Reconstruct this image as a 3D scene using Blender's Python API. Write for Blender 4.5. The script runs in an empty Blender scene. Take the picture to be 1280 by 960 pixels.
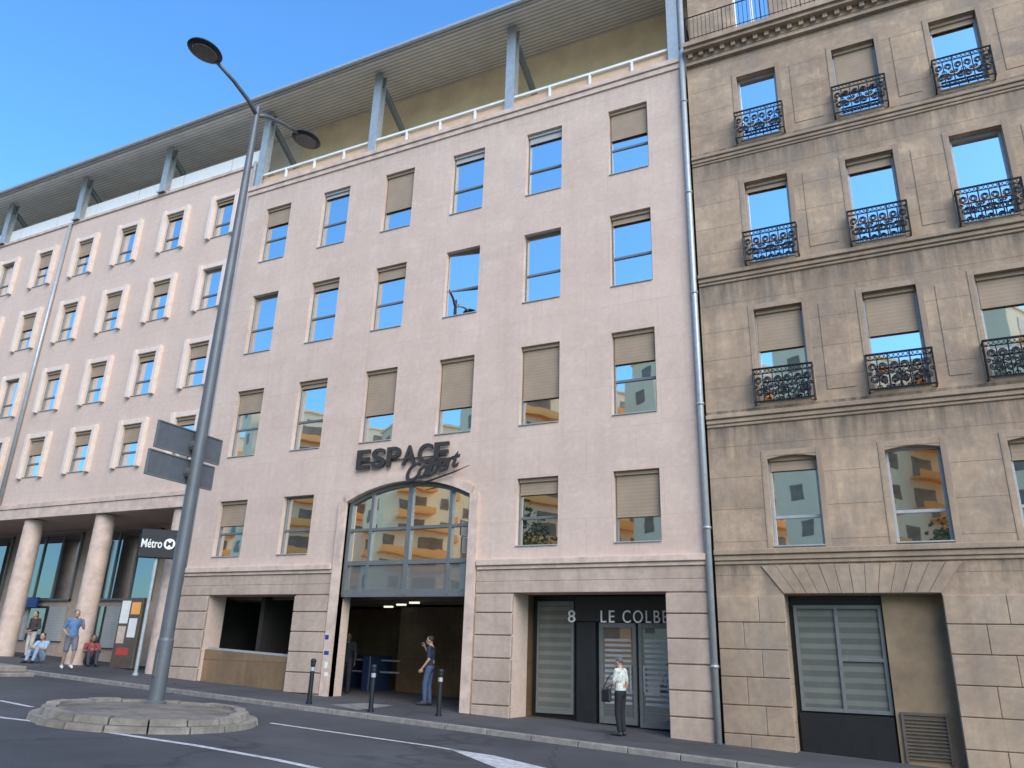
import bpy, bmesh, math, random
from mathutils import Vector, Matrix
S=bpy.context.scene; C=S.collection; rad=math.radians
rng=random.Random(7)
# ---------------------------------------------------------------- camera
F=Vector((-0.4232,0.8414,0.3363)).normalized()
X=Vector((0.8978,0.4393,0.0308)); X=(X-F*X.dot(F)).normalized()
Y=X.cross(F); FOC=961.0
CAM=Vector((0,-18,1.556))
cd=bpy.data.cameras.new('camera'); cam=bpy.data.objects.new('camera',cd); C.objects.link(cam)
cd.sensor_width=36; cd.lens=FOC/1280*36; cd.clip_end=3000
m=Matrix((X,Y,-F)).transposed().to_4x4(); m.translation=CAM; cam.matrix_world=m; S.camera=cam
def ray(px,py): return F*FOC+X*(px-640)+Y*(480-py)
def at(px,py,y=0.0):
    r=ray(px,py); return CAM+r*((y+18)/r.y)
def G(x): return -0.0415*(max(-60,min(40,x))+3.77)
def gnd(px,py,dz=0.0):
    r=ray(px,py); t=(CAM.z-dz+0.0415*(CAM.x+3.77))/(-r.z-0.0415*r.x); return CAM+r*t
# ---------------------------------------------------------------- mesh helper
class MB:
    def __init__(s): s.bm=bmesh.new()
    def hexa(s,p):
        v=[s.bm.verts.new(q) for q in p]
        for f in ((0,1,2,3),(7,6,5,4),(0,4,5,1),(1,5,6,2),(2,6,7,3),(3,7,4,0)): s.bm.faces.new([v[i] for i in f])
    def box(s,x0,x1,y0,y1,z0,z1):
        s.hexa([(x0,y0,z0),(x0,y1,z0),(x1,y1,z0),(x1,y0,z0),(x0,y0,z1),(x0,y1,z1),(x1,y1,z1),(x1,y0,z1)])
    def sbox(s,x0,x1,y0,y1,d0,d1):  # follows the slope of the street
        a,b=G(x0),G(x1)
        s.hexa([(x0,y0,a+d0),(x0,y1,a+d0),(x1,y1,b+d0),(x1,y0,b+d0),(x0,y0,a+d1),(x0,y1,a+d1),(x1,y1,b+d1),(x1,y0,b+d1)])
    def quad(s,*p): s.bm.faces.new([s.bm.verts.new(q) for q in p])
    def prism(s,poly,y0,y1):
        a=[s.bm.verts.new((x,y0,z)) for x,z in poly]; b=[s.bm.verts.new((x,y1,z)) for x,z in poly]
        s.bm.faces.new(a); s.bm.faces.new(b[::-1]); n=len(a)
        for i in range(n): s.bm.faces.new([a[i],b[i],b[(i+1)%n],a[(i+1)%n]])
    def tube(s,pts,r,n=6):
        pts=[Vector(p) for p in pts]; rs=r if isinstance(r,(list,tuple)) else [r]*len(pts); rings=[]
        ref=Vector((0.13,0.31,0.94))
        for i,p in enumerate(pts):
            d=(pts[min(i+1,len(pts)-1)]-pts[max(i-1,0)])
            if d.length<1e-9: d=Vector((0,0,1))
            d.normalize(); u=d.cross(ref)
            if u.length<.1: u=d.cross(Vector((1,0,0)))
            u.normalize(); w=d.cross(u)
            rings.append([s.bm.verts.new(p+(u*math.cos(2*math.pi*k/n)+w*math.sin(2*math.pi*k/n))*rs[i]) for k in range(n)])
        for a,b in zip(rings,rings[1:]):
            for k in range(n): s.bm.faces.new([a[k],a[(k+1)%n],b[(k+1)%n],b[k]])
        s.bm.faces.new(rings[0][::-1]); s.bm.faces.new(rings[-1])
    def lathe(s,prof,cx=0,cy=0,n=20):
        rings=[[s.bm.verts.new((cx+r*math.cos(2*math.pi*k/n),cy+r*math.sin(2*math.pi*k/n),z)) for k in range(n)] for r,z in prof]
        for a,b in zip(rings,rings[1:]):
            for k in range(n): s.bm.faces.new([a[k],a[(k+1)%n],b[(k+1)%n],b[k]])
        s.bm.faces.new(rings[0][::-1]); s.bm.faces.new(rings[-1])
    def ell(s,c,r,u=14,v=10,rot=None):
        M=Matrix.Translation(Vector(c))
        if rot is not None: M=M@rot.to_4x4()
        M=M@Matrix.Diagonal((r[0],r[1],r[2],1))
        bmesh.ops.create_uvsphere(s.bm,u_segments=u,v_segments=v,radius=1,matrix=M)
    def cap(s,a,b,ra,rb):
        a=Vector(a); b=Vector(b); d=b-a
        s.ell(a,(ra,)*3,10,8); s.ell(b,(rb,)*3,10,8)
        if d.length>1e-5:
            q=d.to_track_quat('Z','Y').to_matrix().to_4x4()
            bmesh.ops.create_cone(s.bm,cap_ends=True,segments=12,radius1=ra,radius2=rb,depth=d.length,matrix=Matrix.Translation((a+b)/2)@q)
    def mesh(s,name,mat,bevel=0,smooth=False,off=None):
        if bevel: bmesh.ops.bevel(s.bm,geom=list(s.bm.edges),offset=bevel,segments=1,affect='EDGES')
        bmesh.ops.recalc_face_normals(s.bm,faces=list(s.bm.faces))
        if off is not None: bmesh.ops.translate(s.bm,verts=list(s.bm.verts),vec=-Vector(off))
        me=bpy.data.meshes.new(name); s.bm.to_mesh(me); s.bm.free()
        if mat: me.materials.append(mat)
        if smooth:
            for p in me.polygons: p.use_smooth=True
        return me
    def build(s,name,mat,parent=None,bevel=0,smooth=False,world=True):
        off=None
        if parent is not None and world:
            off=Vector(parent.location); q=parent.parent
            while q is not None: off=off+Vector(q.location); q=q.parent
        return place(name,s.mesh(name,mat,bevel,smooth,off),parent)
def place(name,me,parent=None,loc=(0,0,0),rot=(0,0,0)):
    o=bpy.data.objects.new(name,me); C.objects.link(o); o.location=loc; o.rotation_euler=rot
    if parent is not None: o.parent=parent
    return o
def tag(o,label,cat,group=None):
    o['label']=label; o['category']=cat
    if group: o['group']=group
    return o
def thing(name,loc,label,cat,group=None,rotz=0):
    o=bpy.data.objects.new(name,None); C.objects.link(o); o.location=loc; o.rotation_euler=(0,0,rotz); o.empty_display_size=.2
    return tag(o,label,cat,group)
def struct(o): o['kind']='structure'; return o
def text_mesh(body,size,ext,shear=0,bold=0,spacing=1.0,mat=None):
    cu=bpy.data.curves.new('lettering','FONT'); cu.body=body; cu.size=size; cu.extrude=ext; cu.shear=shear; cu.offset=bold; cu.space_character=spacing
    cu.align_x='LEFT'; o=bpy.data.objects.new('tmp',cu); C.objects.link(o)
    bpy.context.view_layer.update(); dg=bpy.context.evaluated_depsgraph_get()
    me=bpy.data.meshes.new_from_object(o.evaluated_get(dg)); bpy.data.objects.remove(o)
    me.materials.clear()
    if mat: me.materials.append(mat)
    return me
def fit(me,w,h):  # scale lettering to its real width and height, lower left corner at the origin
    xs=[v.co.x for v in me.vertices]; ys=[v.co.y for v in me.vertices]
    sx=w/(max(xs)-min(xs)); sy=h/(max(ys)-min(ys)); x0,y0=min(xs),min(ys)
    for v in me.vertices: v.co.x=(v.co.x-x0)*sx; v.co.y=(v.co.y-y0)*sy
    return me
# ---------------------------------------------------------------- materials
def newmat(name):
    m=bpy.data.materials.new(name); m.use_nodes=True; nt=m.node_tree
    return m,nt,nt.nodes['Principled BSDF']
def N(nt,t,**k):
    n=nt.nodes.new(t)
    for a,b in k.items(): setattr(n,a,b)
    return n
def ramp(nt,src,p0,p1,c0=(0,0,0,1),c1=(1,1,1,1)):
    r=N(nt,'ShaderNodeValToRGB'); e=r.color_ramp.elements; e[0].position=p0; e[1].position=p1; e[0].color=c0; e[1].color=c1
    nt.links.new(src,r.inputs[0]); return r.outputs[0]
def noise(nt,vec,scale,detail=5,rough=.6):
    n=N(nt,'ShaderNodeTexNoise'); n.inputs['Scale'].default_value=scale; n.inputs['Detail'].default_value=detail; n.inputs['Roughness'].default_value=rough
    nt.links.new(vec,n.inputs['Vector']); return n.outputs['Fac']
def mixc(nt,fac,a,b,mode='MIX'):
    n=N(nt,'ShaderNodeMixRGB',blend_type=mode)
    for s,v in (('Fac',fac),('Color1',a),('Color2',b)):
        if hasattr(v,'links'): nt.links.new(v,n.inputs[s])
        else: n.inputs[s].default_value=v if not isinstance(v,tuple) else (v+(1,) if len(v)==3 else v)
    return n.outputs['Color']
def mth(nt,op,a,b=0.0,clamp=False):
    n=N(nt,'ShaderNodeMath',operation=op); n.use_clamp=clamp
    for i,v in enumerate((a,b)):
        if hasattr(v,'links'): nt.links.new(v,n.inputs[i])
        else: n.inputs[i].default_value=v
    return n.outputs[0]
def objvec(nt): return N(nt,'ShaderNodeTexCoord').outputs['Object']
def scaled(nt,vec,sc):
    mp=N(nt,'ShaderNodeMapping'); mp.inputs['Scale'].default_value=sc; nt.links.new(vec,mp.inputs[0]); return mp.outputs[0]
def plain(name,col,rough=.6,metal=0,var=.12,scale=6,bump=0):
    m,nt,b=newmat(name); v=objvec(nt)
    n=noise(nt,v,scale); lo=tuple(c*(1-var) for c in col)+(1,); hi=tuple(min(1,c*(1+var)) for c in col)+(1,)
    nt.links.new(ramp(nt,n,.3,.7,lo,hi),b.inputs['Base Color'])
    b.inputs['Roughness'].default_value=rough; b.inputs['Metallic'].default_value=metal
    if bump:
        bp=N(nt,'ShaderNodeBump'); bp.inputs['Strength'].default_value=bump; bp.inputs['Distance'].default_value=.01
        nt.links.new(noise(nt,v,scale*8),bp.inputs['Height']); nt.links.new(bp.outputs[0],b.inputs['Normal'])
    return m
def stone(name,c1,c2,mortar,bw,bh,ms,stain,amt,bump=.3,off=.5,st=(.45,.7),rough=.8,ledges=(),dirt=(.1,.08,.06),damt=.6,zoff=0.0,patch=None,mot=(.8,1.12),grey=None,groove=0,gamt=.7):
    m,nt,b=newmat(name); v=objvec(nt); sp=N(nt,'ShaderNodeSeparateXYZ'); nt.links.new(v,sp.inputs[0])
    cb=N(nt,'ShaderNodeCombineXYZ'); nt.links.new(mth(nt,'ADD',sp.outputs[0],sp.outputs[1]),cb.inputs[0]); nt.links.new(sp.outputs[2],cb.inputs[1])
    br=N(nt,'ShaderNodeTexBrick',offset=off); nt.links.new(cb.outputs[0],br.inputs['Vector'])
    for k,val in (('Color1',c1+(1,)),('Color2',c2+(1,)),('Mortar',mortar+(1,)),('Scale',1),('Mortar Size',ms),('Mortar Smooth',.2),('Bias',0),('Brick Width',bw),('Row Height',bh)): br.inputs[k].default_value=val
    big=ramp(nt,noise(nt,v,.45,8,.65),st[0],st[1]); col=mixc(nt,mth(nt,'MULTIPLY',big,amt),br.outputs['Color'],stain)
    if patch: col=mixc(nt,mth(nt,'MULTIPLY',ramp(nt,noise(nt,scaled(nt,v,(1,1,1.6)),1.3,7,.7),.5,.66),.6),col,patch)
    if grey: col=mixc(nt,mth(nt,'MULTIPLY',ramp(nt,noise(nt,scaled(nt,v,(1.3,1.3,.8)),.9,8,.72),.46,.64),gamt),col,grey)
    ns=noise(nt,scaled(nt,v,(2.4,2.4,.14)),1.2,6,.6)
    col=mixc(nt,mth(nt,'MULTIPLY',ramp(nt,ns,.5,.75),amt*.8),col,stain)
    if ledges:   # soot washed down below the ledges
        acc=None
        for lz,ln in ledges:
            d=mth(nt,'SUBTRACT',lz-zoff,sp.outputs[2])
            f=mth(nt,'MULTIPLY',mth(nt,'SUBTRACT',1.0,mth(nt,'DIVIDE',d,ln),True),mth(nt,'GREATER_THAN',d,-.02))
            acc=f if acc is None else mth(nt,'MAXIMUM',acc,f)
        ns2=ramp(nt,noise(nt,scaled(nt,v,(3.5,3.5,.35)),1.3,6,.65),.33,.62)
        col=mixc(nt,mth(nt,'MULTIPLY',mth(nt,'MULTIPLY',acc,ns2),damt),col,dirt)
    a,c=mot
    fine=ramp(nt,noise(nt,v,7,7,.7),.25,.75,(a,a,a,1),(c,c,c,1)); col=mixc(nt,1.0,col,fine,'MULTIPLY')
    h=mth(nt,'ADD',mth(nt,'MULTIPLY',br.outputs['Fac'],-1.0),mth(nt,'MULTIPLY',noise(nt,v,22,6,.7),.35))
    if groove:   # continuous horizontal joints between the courses
        gz=mth(nt,'FRACT',mth(nt,'ADD',mth(nt,'DIVIDE',sp.outputs[2],bh),groove*.5)); gm=mth(nt,'LESS_THAN',gz,groove)
        col=mixc(nt,mth(nt,'MULTIPLY',gm,.5),col,tuple(x*.5 for x in mortar)); h=mth(nt,'SUBTRACT',h,mth(nt,'MULTIPLY',gm,1.5))
    nt.links.new(col,b.inputs['Base Color']); b.inputs['Roughness'].default_value=rough
    bp=N(nt,'ShaderNodeBump'); bp.inputs['Strength'].default_value=bump; bp.inputs['Distance'].default_value=.015
    nt.links.new(h,bp.inputs['Height']); nt.links.new(bp.outputs[0],b.inputs['Normal'])
    return m
def glass(name,tint,dark,fac,wav=.02,scale=.9):
    m=bpy.data.materials.new(name); m.use_nodes=True; nt=m.node_tree; nt.nodes.remove(nt.nodes['Principled BSDF']); out=nt.nodes['Material Output']
    g=N(nt,'ShaderNodeBsdfGlossy'); g.inputs['Color'].default_value=tint+(1,); g.inputs['Roughness'].default_value=.015
    d=N(nt,'ShaderNodeBsdfDiffuse'); d.inputs['Color'].default_value=dark+(1,)
    bp=N(nt,'ShaderNodeBump'); bp.inputs['Strength'].default_value=wav; bp.inputs['Distance'].default_value=.1
    nt.links.new(noise(nt,N(nt,'ShaderNodeNewGeometry').outputs['Position'],scale,2,.4),bp.inputs['Height']); nt.links.new(bp.outputs[0],g.inputs['Normal'])
    mx=N(nt,'ShaderNodeMixShader'); mx.inputs[0].default_value=fac
    nt.links.new(d.outputs[0],mx.inputs[1]); nt.links.new(g.outputs[0],mx.inputs[2]); nt.links.new(mx.outputs[0],out.inputs[0]); return m
def striped(name,c1,c2,axis,period,duty=.5,rough=.6):
    m,nt,b=newmat(name); v=objvec(nt); sp=N(nt,'ShaderNodeSeparateXYZ'); nt.links.new(v,sp.inputs[0])
    f=mth(nt,'FRACT',mth(nt,'MULTIPLY',sp.outputs[axis],1/period)); f=mth(nt,'GREATER_THAN',f,duty)
    col=mixc(nt,1.0,mixc(nt,f,c1,c2),ramp(nt,noise(nt,v,1.7,4),.3,.7,(.87,.87,.87,1),(1.08,1.08,1.08,1)),'MULTIPLY')
    nt.links.new(col,b.inputs['Base Color']); b.inputs['Roughness'].default_value=rough; return m
def asphalt(name,c,big):
    m,nt,b=newmat(name); v=objvec(nt)
    a=ramp(nt,noise(nt,v,.35,6,.6),.35,.7,tuple(x*.65 for x in c)+(1,),tuple(x*big for x in c)+(1,))
    f=ramp(nt,noise(nt,v,60,3,.8),.3,.7,(.65,.65,.65,1),(1.35,1.35,1.35,1)); col=mixc(nt,1.0,a,f,'MULTIPLY')
    vo=N(nt,'ShaderNodeTexVoronoi',feature='DISTANCE_TO_EDGE'); vo.inputs['Scale'].default_value=.4
    nz=N(nt,'ShaderNodeTexNoise'); nz.inputs['Scale'].default_value=1.5; nt.links.new(v,nz.inputs['Vector'])
    nt.links.new(mixc(nt,.35,v,nz.outputs['Color']),vo.inputs['Vector'])
    cr=ramp(nt,vo.outputs['Distance'],.0,.012,(.55,.55,.55,1),(1,1,1,1)); col=mixc(nt,1.0,col,cr,'MULTIPLY')
    nt.links.new(col,b.inputs['Base Color']); b.inputs['Roughness'].default_value=.8
    bp=N(nt,'ShaderNodeBump'); bp.inputs['Strength'].default_value=.35; bp.inputs['Distance'].default_value=.01
    nt.links.new(noise(nt,v,80,3,.7),bp.inputs['Height']); nt.links.new(bp.outputs[0],b.inputs['Normal']); return m
M={}
M['pink']=stone('pink cladding',(.625,.468,.375),(.65,.49,.39),(.49,.36,.285),1.335,1.14,.006,(.515,.375,.295),.6,.10,off=.5,st=(.38,.64),ledges=((18.0,1.1),),dirt=(.34,.25,.195),damt=.4,zoff=.35,patch=(.685,.525,.42),mot=(.88,1.07))
M['pale']=stone('pale stone',(.53,.40,.31),(.51,.385,.295),(.42,.32,.25),2.4,9.0,.004,(.33,.24,.18),.7,.3,st=(.36,.66))
M['trim']=plain('pink trim',(.58,.435,.345),.8,var=.2,scale=3,bump=.15)
M['wing']=stone('wing cladding',(.64,.48,.385),(.655,.495,.395),(.52,.385,.305),2.75,1.0,.006,(.54,.39,.31),.5,.12,off=0,mot=(.88,1.07))
M['wingtrim']=plain('pale surround',(.71,.57,.475),.8,var=.1,scale=3)
M['atticlightened']=plain('attic render lightened against shade',(.88,.82,.72),.8,var=.08,scale=1)  # colour brightened to offset the deep shade of the wing's roof recess
TL=((18.05,.6),(14.45,1.0),(10.75,1.2),(6.95,1.1),(3.75,.8),(14.7,.5),(11.0,.6),(7.3,.6))
M['tan']=stone('tan ashlar',(.52,.367,.237),(.475,.332,.212),(.37,.262,.172),3.1,.74,.003,(.27,.188,.125),.9,.5,st=(.36,.62),ledges=TL,dirt=(.12,.09,.066),damt=.95,zoff=-.24,patch=(.57,.41,.27),grey=(.265,.21,.16),groove=.022,gamt=.85)
M['rust']=stone('rusticated blocks',(.50,.362,.242),(.45,.322,.212),(.33,.24,.165),1.3,5.0,.004,(.27,.19,.13),.9,.5,st=(.36,.6),grey=(.29,.23,.175))
M['frame']=plain('grey aluminium',(.17,.18,.175),.45,.3,.1)
M['framelight']=plain('light grey aluminium',(.38,.39,.385),.45,.3,.1)
M['blind']=striped('beige blind',(.35,.26,.178),(.32,.236,.16),2,.09,.5,.8)
M['blindpale']=striped('pale slatted blind',(.46,.45,.42),(.35,.35,.335),2,.06,.5,.7)
M['glass']=glass('window glass',(.84,.83,.81),(.02,.025,.03),.88)
M['glassarch']=glass('arched window glass',(1.0,.94,.84),(.05,.05,.05),.93)
M['glassdark']=glass('dark glass',(.6,.62,.64),(.03,.034,.038),.4)
M['glasspanel']=glass('spandrel glass',(.7,.72,.73),(.15,.155,.15),.3)
M['glassdoor']=glass('door glass',(.85,.83,.78),(.10,.10,.09),.3)
M['filmdark']=striped('dim frosted film',(.155,.16,.137),(.105,.112,.10),2,.22,.45,.12)
M['white']=plain('white paint',(.78,.76,.70),.5,var=.06)
M['steel']=plain('grey steel',(.40,.42,.42),.4,.3,.12)
M['soffit']=striped('corrugated soffit',(.70,.70,.68),(.42,.42,.41),1,.2,.55,.5)
M['soffitlightened']=striped('soffit lightened against shade',(.86,.86,.82),(.60,.60,.57),1,.2,.55,.5)  # lighter copy of the soffit, making up for shade under the wing roof
M['roof']=plain('zinc roof',(.22,.25,.23),.5,.3,.15)
M['ochre']=plain('ochre render',(.93,.75,.49),.85,var=.14,scale=1.2,bump=.1)
M['salmon']=plain('salmon panel',(.62,.41,.26),.8,var=.12,scale=2)
M['side']=plain('side panel render',(.24,.17,.10),.85,var=.3,scale=1.2,bump=.1)
M['vent']=plain('vent brown',(.10,.08,.06),.6,0,.2)
M['pole']=plain('lamp post paint',(.12,.125,.13),.45,.2,.12,3)
M['lens']=plain('lamp lens',(.10,.10,.095),.25,0,.2,30)
M['black']=plain('black paint',(.012,.012,.013),.4,0,.2)
M['iron']=plain('wrought iron',(.012,.013,.016),.45,.3,.2)
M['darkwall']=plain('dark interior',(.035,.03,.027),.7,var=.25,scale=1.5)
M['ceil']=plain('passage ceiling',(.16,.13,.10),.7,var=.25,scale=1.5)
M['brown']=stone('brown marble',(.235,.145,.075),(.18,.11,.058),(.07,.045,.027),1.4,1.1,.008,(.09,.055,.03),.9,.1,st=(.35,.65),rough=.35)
M['bronze']=plain('bronze letters',(.06,.051,.044),.5,.4,.3,14)
M['letter']=plain('silver letters',(.88,.88,.87),.4,0,.05)
M['fascia']=plain('dark fascia',(.018,.019,.02),.35,0,.2)
M['asphalt']=asphalt('asphalt',(.066,.064,.064),1.25)
M['pave']=asphalt('pavement asphalt',(.074,.070,.068),1.3)
M['kerb']=plain('granite kerb',(.22,.20,.175),.8,var=.3,scale=5,bump=.4)
M['isl']=stone('island stone',(.33,.29,.235),(.29,.25,.20),(.2,.17,.14),3,9,.001,(.13,.11,.085),.8,.6,st=(.42,.62),mot=(.6,1.25))
M['islfill']=plain('island concrete',(.16,.135,.105),.9,var=.45,scale=2.5,bump=.6)
M['paint']=plain('road paint',(.48,.47,.45),.7,var=.35,scale=7)
M['earth']=plain('ground',(.36,.31,.24),.9,var=.2,scale=.2)
M['orange']=plain('orange render',(.95,.40,.11),.8,var=.1,scale=.3)
M['cream']=plain('cream render',(.96,.73,.46),.8,var=.08,scale=.3)
M['winband']=plain('far window',(.24,.17,.11),.5,0,.3,1)
M['bark']=plain('bark',(.12,.09,.065),.9,var=.3,scale=8,bump=.5)
M['leaf']=plain('leaf',(.05,.10,.028),.6,0,.4,1.3)
M['signblue']=plain('blue sign',(.02,.05,.22),.4)
M['signback']=plain('sign back',(.115,.12,.13),.5,.2,.12)
M['red']=plain('red notice',(.45,.06,.04),.6)
lm,lnt,lb=newmat('ceiling lamp glow'); lb.inputs['Base Color'].default_value=(.9,.85,.75,1); lb.inputs['Emission Strength'].default_value=1.2
lnt.links.new(ramp(lnt,noise(lnt,objvec(lnt),3),.3,.7,(1,.88,.68,1),(1,.93,.78,1)),lb.inputs['Emission Color']); M['glow']=lm

# ---------------------------------------------------------------- world & sun
sd=Vector((.56,-.54,.55)).normalized(); el=math.asin(sd.z); az=math.atan2(sd.x,sd.y)
w=bpy.data.worlds.new('World'); S.world=w; w.use_nodes=True; nt=w.node_tree; bg=nt.nodes['Background']
sky=nt.nodes.new('ShaderNodeTexSky'); sky.sky_type='NISHITA'; sky.sun_disc=False; sky.sun_elevation=el; sky.sun_rotation=az; sky.ozone_density=1.6; sky.air_density=1.3; sky.dust_density=.5
nt.links.new(mixc(nt,1.0,sky.outputs[0],(.84,1.58,2.32),'MULTIPLY'),bg.inputs[0]); bg.inputs[1].default_value=.15
sl=bpy.data.lights.new('sun','SUN'); sl.energy=3.7; sl.angle=rad(50); sl.color=(1,.86,.70)
so=bpy.data.objects.new('sun',sl); C.objects.link(so); so.rotation_euler=(-sd).to_track_quat('-Z','Y').to_euler(); so.location=(20,-30,50)
S.view_settings.view_transform='Standard'; S.view_settings.look='None'; S.view_settings.exposure=0

# ---------------------------------------------------------------- ground
def sheet(name,x0,x1,y0,y1,dz,mat,nx=40):
    b=MB(); xs=[x0+(x1-x0)*i/nx for i in range(nx+1)]
    for a,c in zip(xs,xs[1:]): b.quad((a,y0,G(a)+dz),(c,y0,G(c)+dz),(c,y1,G(c)+dz),(a,y1,G(a)+dz))
    bmesh.ops.remove_doubles(b.bm,verts=list(b.bm.verts),dist=1e-4)
    return struct(b.build(name,mat))
b=MB(); xs=[-900,-60,40,900]
for a,c in zip(xs,xs[1:]): b.quad((a,-900,G(a)-.12),(c,-900,G(c)-.12),(c,900,G(c)-.12),(a,900,G(a)-.12))
struct(b.build('ground',M['earth']))
KY=-2.6
sheet('road',-60,40,-16,KY-.15,-.1,M['asphalt'])
sheet('pavement',-60,40,KY,12,0,M['pave'])
b=MB(); x=-60
while x<40:
    b.sbox(x+.008,x+.992,KY-.15,KY,-.2,.004); x+=1
struct(b.build('kerb',M['kerb'],bevel=.012))
def stripe(pts,wd,name='road_marking',dz=-.095):
    P=[gnd(p[0],p[1],-.1) for p in pts]; b=MB(); L=[];R=[]
    for i,p in enumerate(P):
        d=(P[min(i+1,len(P)-1)]-P[max(i-1,0)]); d.z=0; d.normalize(); n=Vector((-d.y,d.x,0))*wd/2
        l=p+n; r=p-n; l.z=G(l.x)+dz; r.z=G(r.x)+dz; L.append(l);R.append(r)
    for i in range(len(P)-1): b.quad(L[i],R[i],R[i+1],L[i+1])
    return struct(b.build(name,M['paint']))
stripe([(-60,888),(0,897),(60,904),(150,918),(250,933),(340,949),(420,966),(470,980)],.14)
stripe([(-40,872),(0,876),(40,884)],.12)
stripe([(338,904),(400,913),(470,923),(540,933),(575,939)],.12)
stripe([(230,862),(300,872),(370,884),(430,890)],.1)
stripe([(470,893),(540,903),(625,916)],.1)
b=MB(); P=[gnd(*p,-.1) for p in ((560,936),(618,945),(690,962),(640,968))]
b.quad(*[(p.x,p.y,G(p.x)-.095) for p in P]); struct(b.build('road_marking',M['paint']))
b=MB(); P=[gnd(*p) for p in ((413,881),(455,879),(492,882),(448,888))]
b.quad(*[(p.x,p.y,G(p.x)+.006) for p in P]); struct(b.build('pavement',M['kerb']))

# ---------------------------------------------------------------- wall helper
def wall(b,x0,x1,z0,z1,y,holes,depth):
    xs=sorted({x0,x1}|{v for h in holes for v in h[:2]}); zs=sorted({z0,z1}|{v for h in holes for v in h[2:4]})
    for xa,xb in zip(xs,xs[1:]):
        for za,zb in zip(zs,zs[1:]):
            cx,cz=(xa+xb)/2,(za+zb)/2
            if any(h[0]<cx<h[1] and h[2]<cz<h[3] for h in holes): continue
            b.quad((xa,y,za),(xb,y,za),(xb,y,zb),(xa,y,zb))
    for h in holes:
        a,c,d,e=h[:4]; y2=y+(h[4] if len(h)>4 else depth)
        b.quad((a,y,d),(a,y2,d),(a,y2,e),(a,y,e)); b.quad((c,y,d),(c,y,e),(c,y2,e),(c,y2,d))
        b.quad((a,y,e),(a,y2,e),(c,y2,e),(c,y,e)); b.quad((a,y,d),(c,y,d),(c,y2,d),(a,y2,d))
cache={}
def win_meshes(key,w,h,yf,fr,trans,fmat,vm=0,gmat='glass',t=.055):
    if key in cache: return cache[key]
    b=MB(); a=w/2
    b.box(-a,-a+t,yf,yf+.08,0,h); b.box(a-t,a,yf,yf+.08,0,h); b.box(-a+t,a-t,yf+.002,yf+.078,0,t); b.box(-a+t,a-t,yf+.002,yf+.078,h-t,h)
    if trans: b.box(-a+t,a-t,yf+.005,yf+.07,trans*h-.035,trans*h+.035)
    if vm: b.box(-.035,.035,yf+.006,yf+.068,t,h-t)
    cache[key]=b.mesh('window',M[fmat],bevel=.006),w,h,yf,trans,gmat
    return cache[key]
def add_window(parent,x,y,z,key,blind=0,bmat='blind',sill=True,twist=None):
    me,w,h,yf,tr,gm=cache[key]; L=parent.location
    f=place('window',me,parent,(x-L.x,y-L.y,z-L.z)); a=w/2
    b=MB()
    for lo,hi in ((0,tr*h),(tr*h,h)) if tr else ((0,h),):
        ta,tb=rng.uniform(-.008,.008),rng.uniform(-.012,.012); yy=yf+.045; cz=(lo+hi)/2
        if twist: ta=twist
        b.quad(*[(px,yy+ta*px+tb*(pz-cz),pz) for px,pz in ((-a+.02,lo+.02),(a-.02,lo+.02),(a-.02,hi-.02),(-a+.02,hi-.02))])
    place('pane',b.mesh('pane',M[gm]),f)
    if blind>0:
        b=MB(); b.box(-a+.05,a-.05,yf-.022,yf-.012,h*(1-blind),h-.02); b.box(-a+.04,a-.04,yf-.03,yf-.004,h*(1-blind)-.04,h*(1-blind)); b.box(-a+.03,a-.03,yf-.075,yf-.024,h-.1,h-.005)
        place('blind',b.mesh('blind',M[bmat]),f)
    if sill:
        b=MB(); b.box(-a+.004,a-.004,-.035,yf-.002,-.001,.03); place('sill',b.mesh('sill',M['framelight'],bevel=.005),f)
    return f
# ---------------------------------------------------------------- pink office block
XL,XR=-20.5,-3.92
off=thing('office_building',(-12.2,0,G(-12.2)),'pink stone office block with a wide arched window over its passage','building')
cols=[-18.89+2.668*i for i in range(6)]
rows=[(14.75,2.25),(11.17,2.25),(7.50,2.32),(4.27,1.78)]
holes=[]; wins=[]
BL=[[.3,.08,.62,.1,.12,.42],[.0,.12,.18,.0,.0,.1],[.32,.08,.6,.64,.66,.36],[.42,0,0,0,.22,.62]]
for r,(z,h) in enumerate(rows):
    for c,x in enumerate(cols):
        if r==3 and c in (2,3): continue
        holes.append((x-.59,x+.59,z,z+h,.32)); wins.append((r,c,x,z,h))
ax,aw,zs_,rise=-12.24,2.07,5.72,.5
R=(aw*aw+rise*rise)/(2*rise); zc=zs_+rise-R
def arc(x): return zc+math.sqrt(max(0,R*R-(x-ax)**2))
holes+=[(-19.3,-15.85,-1,3.12,.7),(ax-aw,ax+aw,-1,zs_+rise+.02,.55),(-8.82,-4.9,-1,3.14,.9)]
b=MB(); wall(b,XL,XR,-1.5,18.1,0,holes,.3)
seg=14
for i in range(seg):
    xa=ax-aw+2*aw*i/seg; xb=ax-aw+2*aw*(i+1)/seg; zt=zs_+rise+.02
    b.quad((xa,0,arc(xa)),(xb,0,arc(xb)),(xb,0,zt),(xa,0,zt)); b.quad((xa,0,arc(xa)),(xa,.55,arc(xa)),(xb,.55,arc(xb)),(xb,0,arc(xb)))
b.quad((XL,0,-1.5),(XL,10,-1.5),(XL,10,18.1),(XL,0,18.1)); b.quad((XR,0,-1.5),(XR,0,18.1),(XR,10,18.1),(XR,10,-1.5)); b.quad((XL,0,18.1),(XR,0,18.1),(XR,10,18.1),(XL,10,18.1))
b.quad((XL,10,-1.5),(XR,10,-1.5),(XR,10,22),(XL,10,22))
b.build('wall',M['pink'],off)
for k,h in (('p1',2.25),('p3',2.32),('p4',1.78)): win_meshes(k,1.18,h,.16,.05,.42,'frame')
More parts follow.
